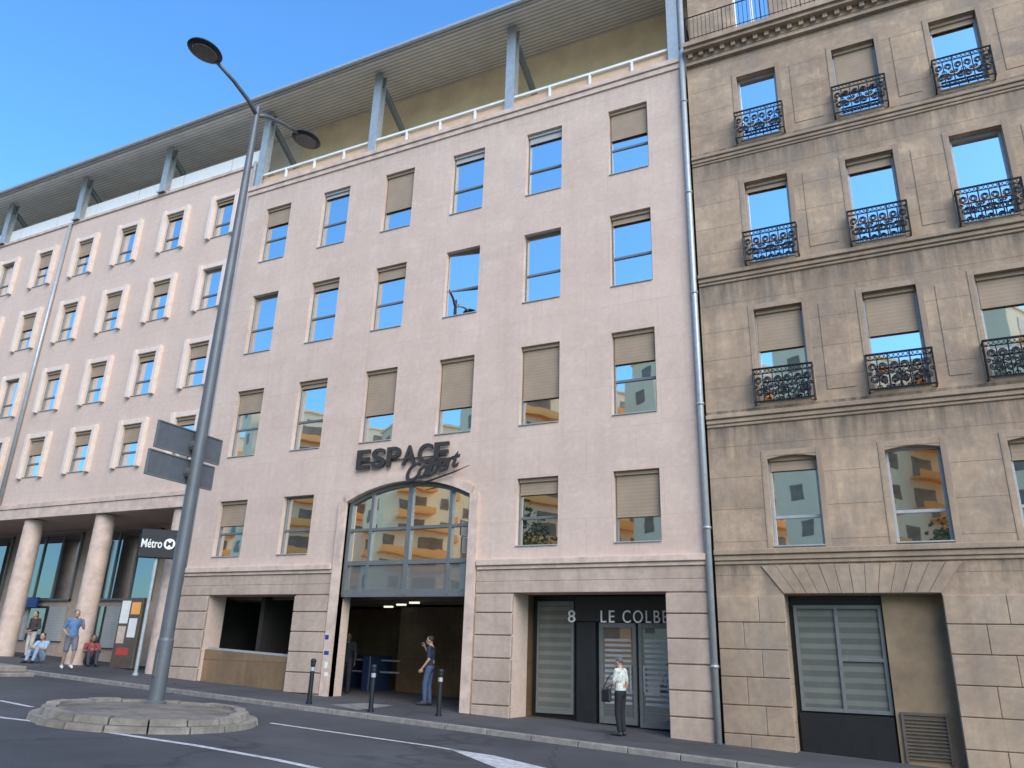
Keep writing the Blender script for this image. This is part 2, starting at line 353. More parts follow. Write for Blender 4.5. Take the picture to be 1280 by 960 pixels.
for r,c,x,z,h in wins: add_window(off,x,0,z,('p1','p1','p3','p4')[r],BL[r][c],'blindpale' if (r,c) in ((0,4),(0,1),(0,3)) else 'blind',twist=.085 if (r,c)==(1,3) else None)
b=MB(); b.box(XL-.06,XR,-.10,.05,17.98,18.16); b.box(XL-.02,XR,-.05,.02,17.8,17.98); b.build('coping',M['trim'],off,bevel=.012)
for x0,x1 in ((XL-.06,ax-aw-.3),(ax+aw+.3,XR)):
    b=MB(); b.box(x0,x1,-.14,.02,3.80,3.95); b.box(x0,x1,-.08,.02,3.70,3.80); b.build('string_course',M['trim'],off,bevel=.012)
for x0,x1 in ((XL,-19.3),(-15.85,-14.62),(-9.86,-8.82),(-4.9,XR)):
    b=MB(); z=-.6; k=0
    while z<2.9:
        b.box(x0,x1,-.07,.03,z+.008,min(z+.53,3.08)-.008); z+=.54; k+=1
    b.build('pillar',M['pale'],off,bevel=.012)
for x0,x1 in ((XL,ax-aw-.28),(ax+aw+.28,XR)):
    b=MB(); b.box(x0+.002,x1-.002,-.05,.02,3.12,3.40); b.box(x0+.002,x1-.002,-.035,.02,3.405,3.695); b.build('lintel',M['pale'],off,bevel=.01)
b=MB()
for x0,x1 in ((ax-aw-.26,ax-aw),(ax+aw,ax+aw+.26)): b.box(x0,x1,-.1,.2,-.6,zs_)
for i in range(20):
    t0=math.asin(aw/R)*(-1+i/10); t1=math.asin(aw/R)*(-1+(i+1)/10); Ro=R+.24
    q=lambda t,r:(ax+r*math.sin(t),zc+r*math.cos(t))
    a0,a1,o0,o1=q(t0,R),q(t1,R),q(t0,Ro),q(t1,Ro)
    b.prism([a0,a1,o1,o0],-.1,.02)
b.build('arch_surround',M['trim'],off)
# arched window
L=off.location; xm=[ax-aw,-13.49,-12.2,-10.85,ax+aw]; zt=[3.19,3.98,4.92]
fr=MB(); yg=.14
for x in xm: 
    xx=max(ax-aw+.06,min(ax+aw-.06,x)); wd=.06 if x in (xm[0],xm[4]) else (.05 if x!=xm[2] else .075); fr.box(xx-wd,xx+wd,yg-.05,yg+.09,3.1,arc(xx)-.01)
for z,hh in ((3.15,.1),(3.98,.06),(4.92,.04)): fr.box(ax-aw+.01,ax+aw-.01,yg-.04,yg+.085,z-hh,z+hh)
for i in range(16):
    xa=ax-aw+2*aw*i/16; xb=ax-aw+2*aw*(i+1)/16
    fr.prism([(xa,arc(xa)-.12),(xb,arc(xb)-.12),(xb,arc(xb)-.01),(xa,arc(xa)-.01)],yg-.045,yg+.088)
aw_o=fr.build('arched_window',M['frame'],off)
b=MB()
for xa,xb in zip(xm,xm[1:]):
    for za,zb in ((3.98,4.92),(4.92,9)):
        ta,tb=rng.uniform(-.012,.012),rng.uniform(-.012,.012); xcn=(xa+xb)/2; zcn=(za+min(zb,6))/2
        top=[(xa+(xb-xa)*k/6,min(zb,arc(xa+(xb-xa)*k/6)-.03)) for k in range(7)]
        pts=[(xa,za),(xb,za)]+top[::-1]
        b.bm.faces.new([b.bm.verts.new((px,yg+.03+ta*(px-xcn)+tb*(pz-zcn),pz)) for px,pz in pts])
b.build('pane',M['glassarch'],aw_o)
b=MB()
for xa,xb in zip(xm,xm[1:]): b.box(xa+.05,xb-.05,yg+.02,yg+.05,3.22,3.95)
b.build('spandrel_panel',M['glasspanel'],aw_o)
# hall behind the openings
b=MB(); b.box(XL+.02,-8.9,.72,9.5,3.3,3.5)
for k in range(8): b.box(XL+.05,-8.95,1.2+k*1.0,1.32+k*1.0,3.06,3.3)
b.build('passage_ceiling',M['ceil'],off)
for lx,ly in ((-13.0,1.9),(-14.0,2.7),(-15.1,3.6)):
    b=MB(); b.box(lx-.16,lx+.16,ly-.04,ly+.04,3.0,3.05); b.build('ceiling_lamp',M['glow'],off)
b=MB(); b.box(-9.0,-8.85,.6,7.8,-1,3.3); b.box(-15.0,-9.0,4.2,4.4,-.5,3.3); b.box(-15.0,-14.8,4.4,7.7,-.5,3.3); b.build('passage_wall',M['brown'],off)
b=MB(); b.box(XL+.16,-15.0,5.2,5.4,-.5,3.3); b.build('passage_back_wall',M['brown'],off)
b=MB(); b.box(XL+.02,XL+.15,.71,5.4,-.5,3.3); b.build('shade_lining',M['darkwall'],off)  # near-black lining added over the side wall so the left bay looks shaded
b=MB(); b.box(-18.0,-17.85,.9,5.2,-.5,3.3); b.build('shade_lining',M['darkwall'],off)  # second near-black lining, shade of the bay put into its colour
M['granite']=stone('brown granite',(.29,.185,.10),(.235,.15,.08),(.10,.065,.04),1.15,.9,.01,(.15,.095,.055),.8,.1,rough=.35)
b=MB(); b.sbox(-19.3,-15.85,.15,.42,-.3,.9); 
lw=b.build('parapet_wall',M['granite'],off)
b=MB(); b.sbox(-19.28,-15.87,.24,.31,.902,.96); b.build('handrail',M['steel'],lw)
# entrance recess
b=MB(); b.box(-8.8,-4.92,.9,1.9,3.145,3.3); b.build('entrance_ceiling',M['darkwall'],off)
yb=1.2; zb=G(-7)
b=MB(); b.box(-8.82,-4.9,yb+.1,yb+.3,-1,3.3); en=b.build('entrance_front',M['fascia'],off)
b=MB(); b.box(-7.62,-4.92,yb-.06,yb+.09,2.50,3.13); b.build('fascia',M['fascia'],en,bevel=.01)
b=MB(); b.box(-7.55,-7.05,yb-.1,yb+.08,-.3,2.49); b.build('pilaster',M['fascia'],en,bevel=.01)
for x0,x1,mt in ((-8.62,-7.72,'filmdark'),):
    b=MB(); b.box(x0-.06,x1+.06,yb-.02,yb+.07,.3,3.0); q=b.build('shop_window',M['frame'],en); 
    b=MB(); b.quad((x0,yb-.025,.4),(x1,yb-.025,.4),(x1,yb-.025,2.9),(x0,yb-.025,2.9)); b.build('pane',M[mt],off)
for x0,x1 in ((-6.98,-6.02),(-5.96,-5.0)):
    b=MB(); z0=G(x0)+.02
    for bx in ((x0,x0+.09),(x1-.09,x1)): b.box(bx[0],bx[1],yb-.02,yb+.07,z0,2.48)
    b.box(x0+.09,x1-.09,yb-.018,yb+.068,z0,z0+.16); b.box(x0+.09,x1-.09,yb-.018,yb+.068,2.36,2.48)
    d=b.build('door',M['frame'],off,bevel=.006)
    b=MB(); b.quad((x0+.08,yb+.03,z0+.15),(x1-.08,yb+.03,z0+.15),(x1-.08,yb+.03,2.37),(x0+.08,yb+.03,2.37)); b.build('pane',M['glassdoor'],d)
    b=MB()
    for zz in [.6+.12*k for k in range(13)]: b.quad((x0+.14,yb+.024,zz),(x1-.14,yb+.024,zz),(x1-.14,yb+.024,zz+.06),(x0+.14,yb+.024,zz+.06))
    b.build('frosted_band',M['framelight'],d)
    b=MB(); hx=x1-.14 if x0<-6.5 else x0+.14; b.tube([(hx,yb-.07,.9),(hx,yb-.07,1.5)],.018,8); b.tube([(hx,yb-.07,.95),(hx,yb-.01,.95)],.012,6); b.tube([(hx,yb-.07,1.45),(hx,yb-.01,1.45)],.012,6); b.build('handle',M['steel'],d)
p=at(710,778,yb-.07); me=fit(text_mesh('8',.3,.012,mat=M['letter']),.20,.30); place('house_number',me,en,Vector((p.x,p.y,p.z))-off.location,(rad(90),0,0))
p=at(751,778,yb-.075); q2=at(834,778,yb-.075); lw_=(q2.x-p.x)*1.30
me=fit(text_mesh('LE',.3,.012,spacing=1.2,mat=M['letter']),lw_*.165,.29); place('lettering',me,en,Vector((p.x,p.y,p.z))-off.location,(rad(90),0,0))
me=fit(text_mesh('COLBERT',.3,.012,spacing=1.2,mat=M['letter']),lw_*.74,.30); place('lettering',me,en,Vector((p.x+lw_*.26,p.y,p.z-.006))-off.location,(rad(90),0,0))
# attic, posts, railing, roof
def attic(root,x0,x1,posts,ztop,wallmat,sof):
    b=MB(); b.box(x0,x1,2.3,2.5,17.5,22.35); aw_=b.build('attic_wall',M[wallmat],root)
    b=MB(); b.hexa([(x0,-.62,21.62),(x0,7,23.64),(x1,7,23.64),(x1,-.62,21.62),(x0,-.62,21.82),(x0,7,23.86),(x1,7,23.86),(x1,-.62,21.82)]); rf=b.build('roof',M['roof'],root)
    b=MB(); b.box(x0,x1,-.72,-.625,21.58,21.88); b.tube([(x0,-.78,21.66),(x1,-.78,21.66)],.07,8); b.build('gutter',M['steel'],rf)
    b=MB(); b.hexa([(x0,-.6,21.56),(x0,2.29,22.33),(x1,2.29,22.33),(x1,-.6,21.56),(x0,-.6,21.6),(x0,2.29,22.37),(x1,2.29,22.37),(x1,-.6,21.6)]); b.build('soffit',M[sof],root)
    for xp in posts:
        b=MB(); b.box(xp-.16,xp+.16,.10,.15,ztop,21.72); b.box(xp-.16,xp+.16,.35,.40,ztop,21.72); b.box(xp-.03,xp+.03,.15,.35,ztop,21.72)
        b.box(xp-.22,xp+.22,.05,.45,ztop,ztop+.06); b.build('post',M['steel'],root)
        b=MB(); b.tube([(xp,.3,21.4),(xp+.1,2.25,19.9)],.12,8); b.build('brace',M['frame'],root)
attic(off,XL,XR,[-4.14,-9.55,-15.0,-20.3],18.16,'ochre','soffit')
b=MB(); b.box(XL,XR,.20,.28,18.78,18.86); b.box(XL,XR,.22,.26,18.24,18.30)
x=XL+.1
while x<XR: b.box(x-.035,x+.035,.20,.28,18.16,18.78); x+=1.36
b.build('terrace_railing',M['white'],off)
x=XL+.1
while x+1.3<XR:
    b=MB(); b.box(x+.05,x+1.31,.29,.31,18.3,18.74); b.build('terrace_panel',M['salmon'],off); x+=1.36
b=MB(); b.tube([(XR+.06,-.1,-.2),(XR+.06,-.1,9),(XR+.06,-.1,18.3),(XR+.06,.1,18.5),(XR+.06,.1,22)],.075,10)
for z in (1.5,4.5,7.5,10.5,13.5,16.5): b.tube([(XR+.06,-.1,z),(XR+.06,-.1,z+.06)],.095,10)
b.build('downpipe',M['steel'],off,smooth=True)
for k,(sx,sz,sw,sh) in enumerate(((-14.53,1.5,.16,.1),(-14.47,1.15,.1,.16),(-14.55,1.9,.12,.12),(-14.45,.95,.12,.1))):
    b=MB(); b.box(sx,sx+sw,-.106,-.101,sz,sz+sh); b.build('sticker',M['white' if k%2 else 'signblue'],off)

# ---------------------------------------------------------------- sign on the arch
sg=thing('building_sign',(ax,-.02,6.0),'dark bronze block letters with slanted script beneath, above the arched window','sign')
p=at(445,588,-.1); adv=0; ltw=3.22/6
for k,ch in enumerate('ESPACE'):
    me=fit(text_mesh(ch,.6,.03,bold=.014,mat=M['bronze']),ltw*.90,.58); place('letter',me,sg,Vector((p.x+k*ltw,-.10,6.67))-sg.location,(rad(90),0,0))
p=at(508,608,-.2)
me=fit(text_mesh('Colbert',.6,.025,shear=.5,bold=.012,spacing=.86,mat=M['bronze']),1.8,.5); place('script_lettering',me,sg,Vector((p.x,-.2,6.12))-sg.location,(rad(90),rad(-12),0))
b=MB(); b.tube([(p.x+.2,-.2,6.05),(p.x+.8,-.2,6.15),(p.x+1.5,-.2,6.32),(p.x+2.0,-.2,6.48)],[.01,.03,.024,.008],6); b.build('flourish',M['bronze'],sg)
b=MB(); b.box(-14.1,-11.0,-.068,-.035,6.86,6.89); b.build('rail',M['bronze'],sg)

# ---------------------------------------------------------------- left wing
WX0,WX1=-44.0,-20.52; WY=.25
wg=thing('office_wing',(-28,WY,G(-28)),'pink office wing with small boxed windows above a round-columned arcade','building')
wc=[-21.98-2.74*i for i in range(8)]; wr=[16.58,13.5,10.42,7.68]; hh=[1.7,1.7,1.7,1.6]
holes=[(x-.55,x+.55,z,z+h,.2) for z,h in zip(wr,hh) for x in wc]
b=MB(); wall(b,WX0,WX1,6.05,19.5,WY,holes,.2)
b.quad((WX0,WY,6.05),(WX1,WY,6.05),(WX1,3,6.05),(WX0,3,6.05)); b.quad((WX0,WY,19.5),(WX1,WY,19.5),(WX1,10,19.5),(WX0,10,19.5)); b.quad((WX0,WY,6.05),(WX0,WY,19.5),(WX0,10,19.5),(WX0,10,6.05)); b.quad((WX0,10,0),(WX1,10,0),(WX1,10,22),(WX0,10,22))
b.build('wall',M['wing'],wg)
win_meshes('w',1.1,1.7,.08,.05,.35,'frame',0); win_meshes('w4',1.1,1.6,.08,.05,.35,'frame',0)
for r,(z,h) in enumerate(zip(wr,hh)):
    for c,x in enumerate(wc):
        f=add_window(wg,x,WY,z,'w' if r<3 else 'w4',rng.choice([0,.15,.3,.2,.1,.9 if r==2 else .4]))
        b=MB(); t=.18
        b.box(-.55-t,-.55,-.15,.02,-.05,h+t); b.box(.55,.55+t,-.15,.02,-.05,h+t); b.box(-.55,.55,-.08,.02,h,h+t)
        k=('ws',h)
        if k not in cache: cache[k]=b.mesh('surround',M['wingtrim'],bevel=.01)
        place('surround',cache[k],f)
b=MB(); b.box(WX0,WX1,WY-.12,WY+.02,6.42,6.6); b.box(WX0,WX1,WY-.08,WY+.02,6.02,6.42); b.build('string_course',M['trim'],wg,bevel=.012)
b=MB(); b.box(WX0,WX1,WY-.06,WY+.05,19.4,19.52); b.build('coping',M['trim'],wg)
b=MB(); x=WX0
while x<WX1-.5: b.box(x+.02,min(x+2.71,WX1)-.02,.4,.44,19.55,20.28); x+=2.72
b.build('terrace_panel',M['white'],wg)
attic(wg,WX0,WX1,[-25.85,-31.3,-36.75,-42.2],19.5,'atticlightened','soffitlightened')
for x in (-21.75,-25.75,-29.85,-33.9,-38):
    b=MB(); z0=G(x)-.1; b.lathe([(.36,z0),(.35,z0+2.5),(.335,6.02)],x,.62,28); b.build('column',M['trim'],wg,smooth=False)
b=MB(); b.box(WX0,WX1,2.9,3.1,-.5,6.05); b.build('arcade_wall',M['pale'],wg)
for i,x in enumerate((-22.4,-27.1,-31.7,-36.3)):
    b=MB(); x0,x1=x-1.75,x+1.75
    for xx in (x0,x0+1.15,x0+2.3,x1-.07): b.box(xx,xx+.07,2.78,2.88,3.2,5.9)
    for z in (3.2,5.83): b.box(x0,x1,2.785,2.875,z,z+.07)
    f=b.build('shopfront_window',M['frame'],wg)
    b=MB(); b.quad((x0+.03,2.83,3.22),(x1-.03,2.83,3.22),(x1-.03,2.83,5.88),(x0+.03,2.83,5.88)); b.build('pane',M['glassdark'],f)
    for k in range(3): 
        b=MB(); b.box(x0+k*1.17+.05,x0+k*1.17+1.08,2.80,2.89,G(x)+.5,2.98); pale=(i+k)%2==0; b.build('shutter' if pale else 'lower_pane',M['blindpale' if pale else 'glassdark'],f)
b=MB(); b.box(-23.6,-22.5,2.7,2.795,G(-23),2.9); b.build('doorway',M['fascia'],wg)
b=MB(); b.tube([(-31.65,WY-.1,6.6),(-31.65,WY-.1,19.4)],.075,10); b.tube([(-31.65,WY-.1,1.3),(-31.65,WY-.1,6.0)],.075,10); b.build('downpipe',M['steel'],wg,smooth=True)
b=MB(); b.tube([(-20.62,WY-.12,.4),(-20.62,WY-.12,19.5)],.06,10); b.build('downpipe',M['steel'],wg,smooth=True)
p=at(28,753,2.6); b=MB(); b.box(p.x-1.0,p.x+1.0,2.55,2.66,p.z-.2,p.z+.2); tag(b.build('shop_sign',M['signblue'],None,bevel=.01),'narrow blue sign strip under the dark shop glazing, far left behind the columns','sign')

# ---------------------------------------------------------------- tan stone building
TX0,TX1=-3.75,12.0
tn=thing('stone_building',(2,0,G(2)),'weathered tan stone apartment house with wrought iron window balconies','building')
tc=[-1.9,.55,2.82,5.2,7.6]
tr=[(14.8,2.12,1.02),(11.13,2.37,1.07),(7.42,2.42,1.12),(4.06,2.06,1.06)]
holes=[(x-w_/2,x+w_/2,z,z+h,.34) for z,h,w_ in tr for x in tc]+[(-2.31,.70,-1.5,3.05,.55)]
b=MB(); wall(b,TX0,TX1,-2,18.0,0,holes,.34)
b.quad((TX0,0,-2),(TX0,0,18),(TX0,10,18),(TX0,10,-2)); b.quad((TX1,0,-2),(TX1,10,-2),(TX1,10,22),(TX1,0,22)); b.quad((TX0,0,18),(TX1,0,18),(TX1,10,18),(TX0,10,18))
b.build('wall',M['tan'],tn)
h5=[(x-.5,x+.5,18.75,21.0,.3) for x in tc]
b=MB(); wall(b,TX0+.05,TX1-.05,18.0,22.0,.35,h5,.3); b.quad((TX0+.05,.35,18),(TX0+.05,.35,22),(TX0+.05,10,22),(TX0+.05,10,18)); b.build('attic_wall',M['tan'],tn)
b=MB(); b.hexa([(TX0,.1,22),(TX0,10,22),(TX1,10,22),(TX1,.1,22),(TX0+.3,2.5,25),(TX0+.3,9,25),(TX1-.3,9,25),(TX1-.3,2.5,25)]); b.build('roof',M['roof'],tn)
def scroll(b,cx,cz,r0,turns,a0,dirn,y,rr):
    pts=[]
    for k in range(int(14*turns)+1):
        t=k/14; a=a0+dirn*2*math.pi*t; r=r0*(1-.72*t/turns); pts.append((cx+r*math.cos(a),y,cz+r*math.sin(a)))
    b.tube(pts,rr,5)
def balcony_mesh(w,h):
    b=MB(); a=w/2; d=-.26; r=.016
    for z,q in ((h,.024),(.05,.02),(h-.13,.014)):
        b.tube([(-a,.0,z),(-a,d,z)],q,6); b.tube([(-a,d,z),(a,d,z)],q,6); b.tube([(a,d,z),(a,0,z)],q,6)
    for x in (-a,-a/3,a/3,a): b.tube([(x,d,0.0),(x,d,h)],.016,6)
    bay=2*a/3
    for i in range(3):
        cx=-a+bay*(i+.5)
        for sx in (-1,1):
            scroll(b,cx+sx*bay*.22,.05+h*.26,bay*.21,1.9,math.pi/2,sx,d,r); scroll(b,cx+sx*bay*.22,h*.66,bay*.20,1.9,-math.pi/2,sx,d,r)
            scroll(b,cx+sx*bay*.38,h*.47,bay*.10,1.3,0,-sx,d,r)
        b.tube([(cx,d,.05),(cx,d,h-.13)],r,5)
        k=[(cx+.05*math.cos(t*math.pi/5),d,h*.47+.05*math.sin(t*math.pi/5)) for t in range(11)]; b.tube(k,.014,5)
    for i in range(14):
        x=-a+2*a*(i+.5)/14; kk=[(x+.045*math.cos(t*math.pi/4),d,h-.065+.045*math.sin(t*math.pi/4)) for t in range(9)]; b.tube(kk,.01,4)
    for sx in (-a,a):
        for i in range(3): b.tube([(sx,d*(i+.5)/3,.05),(sx,d*(i+.5)/3,h)],.01,5)
    return b.mesh('balcony_railing',M['iron'])
BR=balcony_mesh(1.34,.86)
TBL=[[.0,.6,.1,.3,.2],[.08,.12,.0,.2,.5],[.42,.42,.3,.5,.1],[.14,.0,.2,.1,.3]]
for r,(z,h,w_) in enumerate(tr):
    win_meshes('t%d'%r,w_,h,.18,.05,.33 if r==3 else .28,'framelight',0,'glass',.06)
    for c,x in enumerate(tc):
        f=add_window(tn,x,0,z,'t%d'%r,TBL[r][c])
        a=w_/2; t=.13; b=MB()
        b.box(-a-t,-a,-.016,.02,-.05,h+t); b.box(a,a+t,-.016,.02,-.05,h+t); b.box(-a,a,-.014,.02,h,h+t)
        if r==3:
            b.prism([(-a,h-.07),(-a*.5,h-.018),(0,h),(a*.5,h-.018),(a,h-.07),(a,h+.001),(-a,h+.001)],-.010,.17)
        k=('ts',r)
        if k not in cache: cache[k]=b.mesh('surround',M['rust'],bevel=.006)
        place('surround',cache[k],f)
        if r<3:
            o=place('balcony_railing',BR,tn,Vector((x,0,z-.1))-tn.location); o.scale.x=(w_+.2)/1.34
win_meshes('t5',1.0,2.25,.16,.05,.0,'white',1)
for x in tc:
    add_window(tn,x,.35,18.75,'t5',0)
for r,(z,h,w_) in enumerate(tr[:3]):
    for xa,xb in zip(tc,tc[1:]):
        a0=xa+w_/2+.36; a1=xb-w_/2-.36
        if a1-a0<.3: continue
        b=MB(); b.box(a0,a1,-.016,.01,z+.15,z+h-.1); b.build('raised_panel',M['tan'],tn,bevel=.01)
def course(z,hh,pr):
    b=MB(); b.box(TX0,TX1,-pr,.02,z,z+hh*.5); b.box(TX0,TX1,-pr*.6,.02,z-hh*.5,z-.001); b.box(TX0,TX1,-pr*.3,.02,z-hh*.85,z-hh*.5-.001)
    b.build('string_course',M['rust'],tn,bevel=.014)
course(7.10,.22,.13); course(10.88,.22,.15); course(14.5,.2,.11); course(3.9,.24,.12)
b=MB(); b.box(TX0,TX1,-.40,.02,18.16,18.3); b.box(TX0,TX1,-.32,.02,18.05,18.159); b.box(TX0,TX1,-.12,.02,17.7,17.76); b.box(TX0,TX1,-.08,.02,17.76,17.86)
x=TX0+.1
while x<TX1-.2: b.box(x,x+.12,-.2,.0,17.90,18.048); x+=.30
b.box(TX0,TX1,-.10,.02,17.861,18.049)
b.build('cornice',M['rust'],tn)
b=MB(); 
for z,q in ((18.42,.012),(19.2,.02)): b.tube([(TX0+.1,-.34,z),(TX1,-.34,z)],q,6)
x=TX0+.1; k=0
while x<8:
    b.tube([(x,-.34,18.3),(x,-.34,19.2)],.016 if k%9==0 else .008,5); x+=.115; k+=1
b.build('terrace_railing',M['iron'],tn)
for x0,x1 in ((TX0,-2.31),(.70,3.4),(6.6,9.2)):
    b=MB(); z=-.9; k=0
    while z<3.0:
        z1=min(z+.56,3.05)
        cuts=[x0]+[x0+(x1-x0)*((.38 if k%2 else .62) if x1-x0<2 else v) for v in ((1,) if x1-x0<2 else ((.25,.62) if k%2 else (.4,.8)))]+[x1]
        for xa,xb in zip(cuts,cuts[1:]):
            if xb-xa>.1: b.box(xa+.003,xb-.003,-.04+rng.uniform(-.005,.005),.02,z+.008,z1-.008)
        z+=.56; k+=1
    b.build('rusticated_blocks',M['rust'],tn,bevel=.01)
b=MB(); xa,xb=-2.75,1.15; n=13
for i in range(n):
    u0=i/n; u1=(i+1)/n; bx0=-2.31+3.01*u0; bx1=-2.31+3.01*u1; tx0=xa+(xb-xa)*u0; tx1=xa+(xb-xa)*u1
    b.prism([(bx0+.003,3.06),(bx1-.003,3.06),(tx1-.003,3.66),(tx0+.003,3.66)],-.03+.006*(i%2),.02)
b.build('flat_arch',M['rust'],tn,bevel=.008)
b=MB(); b.box(-2.31,.70,.552,.75,-2,3.2); sf=b.build('shop_front',M['fascia'],tn)
b=MB(); b.box(-.42,.70,.35,.55,-1,3.05); b.build('side_panel',M['side'],tn)
b=MB()
for x in (-2.2,-1.38,-.52): b.box(x,x+.07,.44,.53,.72,2.85)
for z in (.72,1.72,2.78): b.box(-2.13 if z!=1.72 else -1.31,-.52,.445,.525,z,z+.07)
f=b.build('shop_window',M['frame'],tn)
b=MB(); b.quad((-2.15,.49,.75),(-1.35,.49,.75),(-1.35,.49,2.8),(-2.15,.49,2.8)); b.quad((-1.33,.49,.75),(-.5,.49,.75),(-.5,.49,2.8),(-1.33,.49,2.8)); b.build('pane',M['filmdark'],f)
b=MB(); b.box(-2.25,-.45,.40,.54,-.5,.68); b.build('stall_riser',M['black'],tn,bevel=.01)
b=MB(); 
for k in range(12): b.hexa([(-.28,.30,-.05+k*.065),(-.28,.34,-.02+k*.065),(.45,.34,-.02+k*.065),(.45,.30,-.05+k*.065),(-.28,.30,-.04+k*.065),(-.28,.34,-.01+k*.065),(.45,.34,-.01+k*.065),(.45,.30,-.04+k*.065)])
b.box(-.33,-.28,.29,.345,-.1,.8); b.box(.45,.5,.29,.345,-.1,.8); b.box(-.28,.45,.29,.345,.75,.8); b.build('vent_grille',M['vent'],tn)

# ---------------------------------------------------------------- traffic island and lamp
icx,icy=-12.8,-7.05
isl=thing('traffic_island',(icx,icy,G(icx)-.1),'round stone-edged island in the road holding the lamp post','traffic island')
n=18
for i in range(n):
    a0=2*math.pi*i/n+.008; a1=2*math.pi*(i+1)/n-.008; b=MB()
    def pt(r,a,z): x=icx+r*math.cos(a); return (x,icy+r*math.sin(a),G(x)-.1+z)
    am=(a0+a1)/2; dr=rng.uniform(-.05,.05); dz=rng.uniform(-.025,.025)
    ro,rm,ri=1.98+dr,1.84+dr*.6,1.55
    for r0,r1,z0,z1,sh in ((ro-.02,ri,-.05,.10,0),(rm-.06,ri,.104,.215+dz,0)):
        for s0,s1 in ((a0,am),(am,a1)):
            b.hexa([pt(r1,s0,z0),pt(r0+.03,s0,z0),pt(r0+.03,s1,z0),pt(r1,s1,z0),pt(r1,s0,z1),pt(r0,s0,z1),pt(r0,s1,z1),pt(r1,s1,z1)])
    bmesh.ops.remove_doubles(b.bm,verts=list(b.bm.verts),dist=1e-4)
    b.build('kerb_stone',M['isl'],isl)
b=MB()
for i in range(36):
    a0=2*math.pi*i/36; a1=2*math.pi*(i+1)/36
    b.quad(pt(1.6,a0,.17),pt(1.6,a1,.17),pt(.8,a1,.21),pt(.8,a0,.21)); b.quad(pt(.8,a0,.21),pt(.8,a1,.21),pt(.01,a1,.22),pt(.01,a0,.22))
b.build('paving',M['islfill'],isl)
q2=gnd(2,846,-.1)
il=thing('kerb_block',(q2.x,q2.y,G(q2.x)-.1),'low stepped stone kerb at the far left edge of the road','kerb')
b=MB(); b.sbox(q2.x-2.2,q2.x+.05,q2.y-.5,q2.y+.9,-.16,.0); b.build('lower_step',M['isl'],il,bevel=.02)
b=MB(); b.sbox(q2.x-2.1,q2.x-.15,q2.y-.35,q2.y+.75,.004,.16); b.build('upper_step',M['isl'],il,bevel=.02)
px_,py_=-13.68,-6.2; pz=G(px_)+.08
lamp=thing('street_lamp',(px_,py_,pz),'tall grey double-headed street lamp on the round stone island','street lamp')
b=MB(); b.lathe([(.21,pz),(.21,pz+.03),(.16,pz+.06),(.155,pz+1.2),(.14,pz+1.25),(.125,8),(.09,13),(.07,15.0),(.02,15.1)],px_,py_,24); b.build('pole',M['pole'],lamp,smooth=False)
b=MB(); b.box(px_-.05,px_+.05,py_-.17,py_-.145,pz+.5,pz+.95); b.build('access_door',M['pole'],lamp,bevel=.01)
for sy,tl in ((-1,1),(1,1)):
    b=MB(); b.tube([(px_,py_,14.75),(px_,py_+sy*.35,14.98),(px_,py_+sy*.9,15.16),(px_,py_+sy*1.5,15.27)],[.06,.055,.05,.045],10); b.build('arm',M['pole'],lamp,smooth=True)
    b=MB(); cy=py_+sy*1.86; prof=[(.02,15.24),(.30,15.25),(.36,15.28),(.33,15.34),(.2,15.40),(.02,15.42)]; b.lathe(prof,px_,cy,24)
    for v in b.bm.verts: v.co.y=cy+(v.co.y-cy)*1.25
    h_=b.build('lamp_head',M['black'],lamp,smooth=False)
    b=MB(); b.lathe([(.02,15.215),(.25,15.22),(.26,15.239)],px_,cy,24)
    for v in b.bm.verts: v.co.y=cy+(v.co.y-cy)*1.25
    b.build('lens',M['lens'],h_)
for z0,z1,y0,y1,lab,d in ((5.56,6.16,-7.2,-5.4,'upper grey back of a road sign bolted across the lamp post',0),(4.95,5.5,-7.3,-5.5,'lower grey back of a road sign bolted across the lamp post',0)):
    t=thing('road_sign',(px_-.2,py_,z0),lab,'sign','road signs on the lamp post')
    b=MB(); b.box(px_-.24,px_-.20,y0,y1,z0,z1); b.build('panel',M['signback'],t,bevel=.006)
    b=MB()
    for yy in (y0,y1-.025): b.box(px_-.20,px_-.18,yy,yy+.025,z0+.03,z1-.03)
    for zz in (z0,z1-.025): b.box(px_-.20,px_-.18,y0,y1,zz,zz+.025)
    b.build('rim',M['frame'],t)
    b=MB(); b.tube([(px_-.19,py_,z0+.25),(px_,py_,z0+.25)],.14,12); b.build('clamp',M['pole'],t)
# metro sign
p=at(199,680,-.6); mz=p.z
ms=thing('transit_sign',(p.x,-.6,G(p.x)),'black box sign with white metro lettering and a round logo, beside the lamp post','sign',rotz=rad(38))
b=MB(); b.lathe([(.09,0),(.09,.05),(.055,.08),(.055,mz-G(p.x)-.4)],0,0,14); place('post',b.mesh('post',M['steel']),ms)
b=MB(); zz=mz-G(p.x); b.box(-.55,.55,-.13,.13,zz-.45,zz+.45); box=place('box',b.mesh('box',M['black'],bevel=.02),ms)
me=fit(text_mesh('Métro',.3,.006,bold=.004,mat=M['white']),.62,.27); place('lettering',me,box,(-.5,-.136,zz-.14),(rad(90),0,0))
b=MB(); b.lathe([(.0001,-.004),(.17,-.004),(.17,.004),(.0001,.004)],0,0,24); place('logo',b.mesh('logo',M['letter']),box,(.34,-.136,zz),(rad(90),0,0))
me=fit(text_mesh('M',.3,.004,bold=.01,mat=M['black']),.2,.17); place('logo_letter',me,box,(.24,-.143,zz-.085),(rad(90),0,0))
